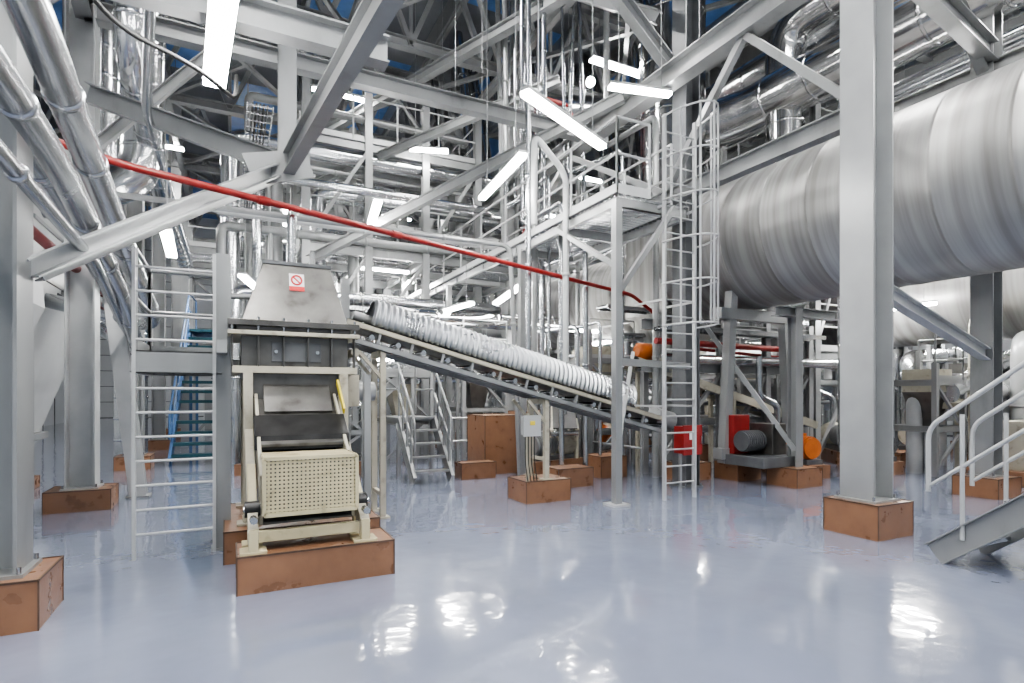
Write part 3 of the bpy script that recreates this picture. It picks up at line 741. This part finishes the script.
# ------------------------------------------------------------ lights
def batten(a,b,w=.13,top=13.3,m=LAMP):
    M=MB('led_batten_light'); a=V(a);b=V(b)
    M.bar(a,b,w,.05,m,ou=-.03); M.bar(a,b,w*1.05,.04,WHITE,ou=.016)
    for t in(.15,.85):
        c=a.lerp(b,t); M.tube([c,(c.x,c.y,top)],.008,STEEL,5)
    M.done()
batten((-.02,4.0,4.28),(-.12,5.45,4.28),.17,4.5)
batten((2.82,5.3,4.85),(4.36,6.02,4.85),.11)
batten((5.5,7.4,6.6),(6.55,7.15,6.6),.13)
batten((3.7,7.0,5.0),(3.9,8.9,5.0),.12)
batten((4.2,11.3,7.8),(5.0,11.1,7.8),.15)
batten((4.0,13.6,7.7),(4.9,13.3,7.7),.15)
batten((5.3,9.9,3.85),(5.9,12.6,3.85),.14,4.4)
batten((4.75,11.4,3.6),(4.6,13.1,3.6),.14,4.9)
batten((-.75,8.6,3.75),(-.8,10.1,3.75),.13,5.0)
batten((.2,11.5,3.8),(.6,13.2,3.8),.13,4.9)
batten((2.6,13.0,2.4),(3.4,12.9,2.4),.12,4.9)
batten((2.9,14.4,4.8),(4.2,14.4,4.8),.13,5.1); batten((1.2,14.8,6.2),(1.3,16.4,6.2),.15,10)
for x,y,z in((4.6,15.5,4.8),(3.2,16.8,4.8),(2.6,11,5.4),(8.3,10.8,2.9),(10.8,10.6,3.0),(13.8,6.8,3.6),(15,4.2,3.5),(-.2,16.2,4.6),(1.0,20.0,3.0),(13.5,9.4,2.4),(17.5,7,3.5)):  # low battens added among the platforms for bright reflections on the floor
    batten((x,y,z),(x+.2,y+1.5,z),.15,z+.35,m=LAMPF)
R=random.Random(4)
for x,y,z in ((2,20,5.6),(5,22,8.6),(9,21,5.6),(3.5,28,8.5),(9,16,7.5),(13.5,12,6.6),(17,9,7.0),(12.6,5.5,5.5),(-4.5,12,7),(-4.5,18,7),(.5,18.5,7.5),(14,3,7),(19,4,7),(-.3,30,7),(6,34,8),(12,30,8),(18,19,8),(11,26,5.5),(13,3.5,4.9),(7.3,11.8,3.2)):  # further battens added through the hall, for illumination and floor reflections
    if R.random()<.5: batten((x,y,z),(x+1.5,y,z),.15,m=LAMPF)
    else: batten((x,y,z),(x,y+1.5,z),.15,m=LAMPF)
for x in(-4.5,0.2,3.8,7.2,13):  # unseen rows above and behind the camera, added to light hall and floor
    for y in(-5,-1.5,2):
        if (x,y)==(0.2,2): continue
        batten((x,y,8.6),(x,y+1.6,8.6),.2,m=LAMPF)
for x,y in((-1,6),(3,10),(8.2,5.6),(8,11.5),(2,16),(12.5,8),(12,18),(5,25),(-3,22),(0,34),(10,36)):  # roof-level battens added for their highlights on the glossy floor
    batten((x,y,9.9),(x+1.6,y,9.9),.2,m=LAMPF)
M=MB('flood_lamp'); M.lathe((6.75,9.9,8.2),(.1,-1,-.5),[(0,.05),(.1,.1),(.14,.11)],STEEL,20); M.lathe((6.765,9.75,8.125),(.1,-1,-.5),[(0,.1),(.02,.09)],LAMPF,20); M.bar((6.75,9.9,8.2),(6.54,9.9,6.95),.03,.03,STEEL); M.done()

w=bpy.data.worlds.new('hall_ambient'); sc.world=w; w.use_nodes=True
bg=w.node_tree.nodes['Background']; bg.inputs[0].default_value=(.84,.92,1,1); bg.inputs[1].default_value=.5

cam=bpy.data.cameras.new('camera'); co=bpy.data.objects.new('camera',cam); COL.objects.link(co)
co.location=(0,0,1.6); co.rotation_euler=(math.radians(90),0,math.radians(-26.74))
cam.sensor_width=36; cam.lens=19.69; cam.shift_y=.0503; cam.clip_end=200
sc.camera=co
sc.view_settings.view_transform='AgX'
sc.view_settings.look='AgX - Medium High Contrast'
sc.view_settings.exposure=0.45
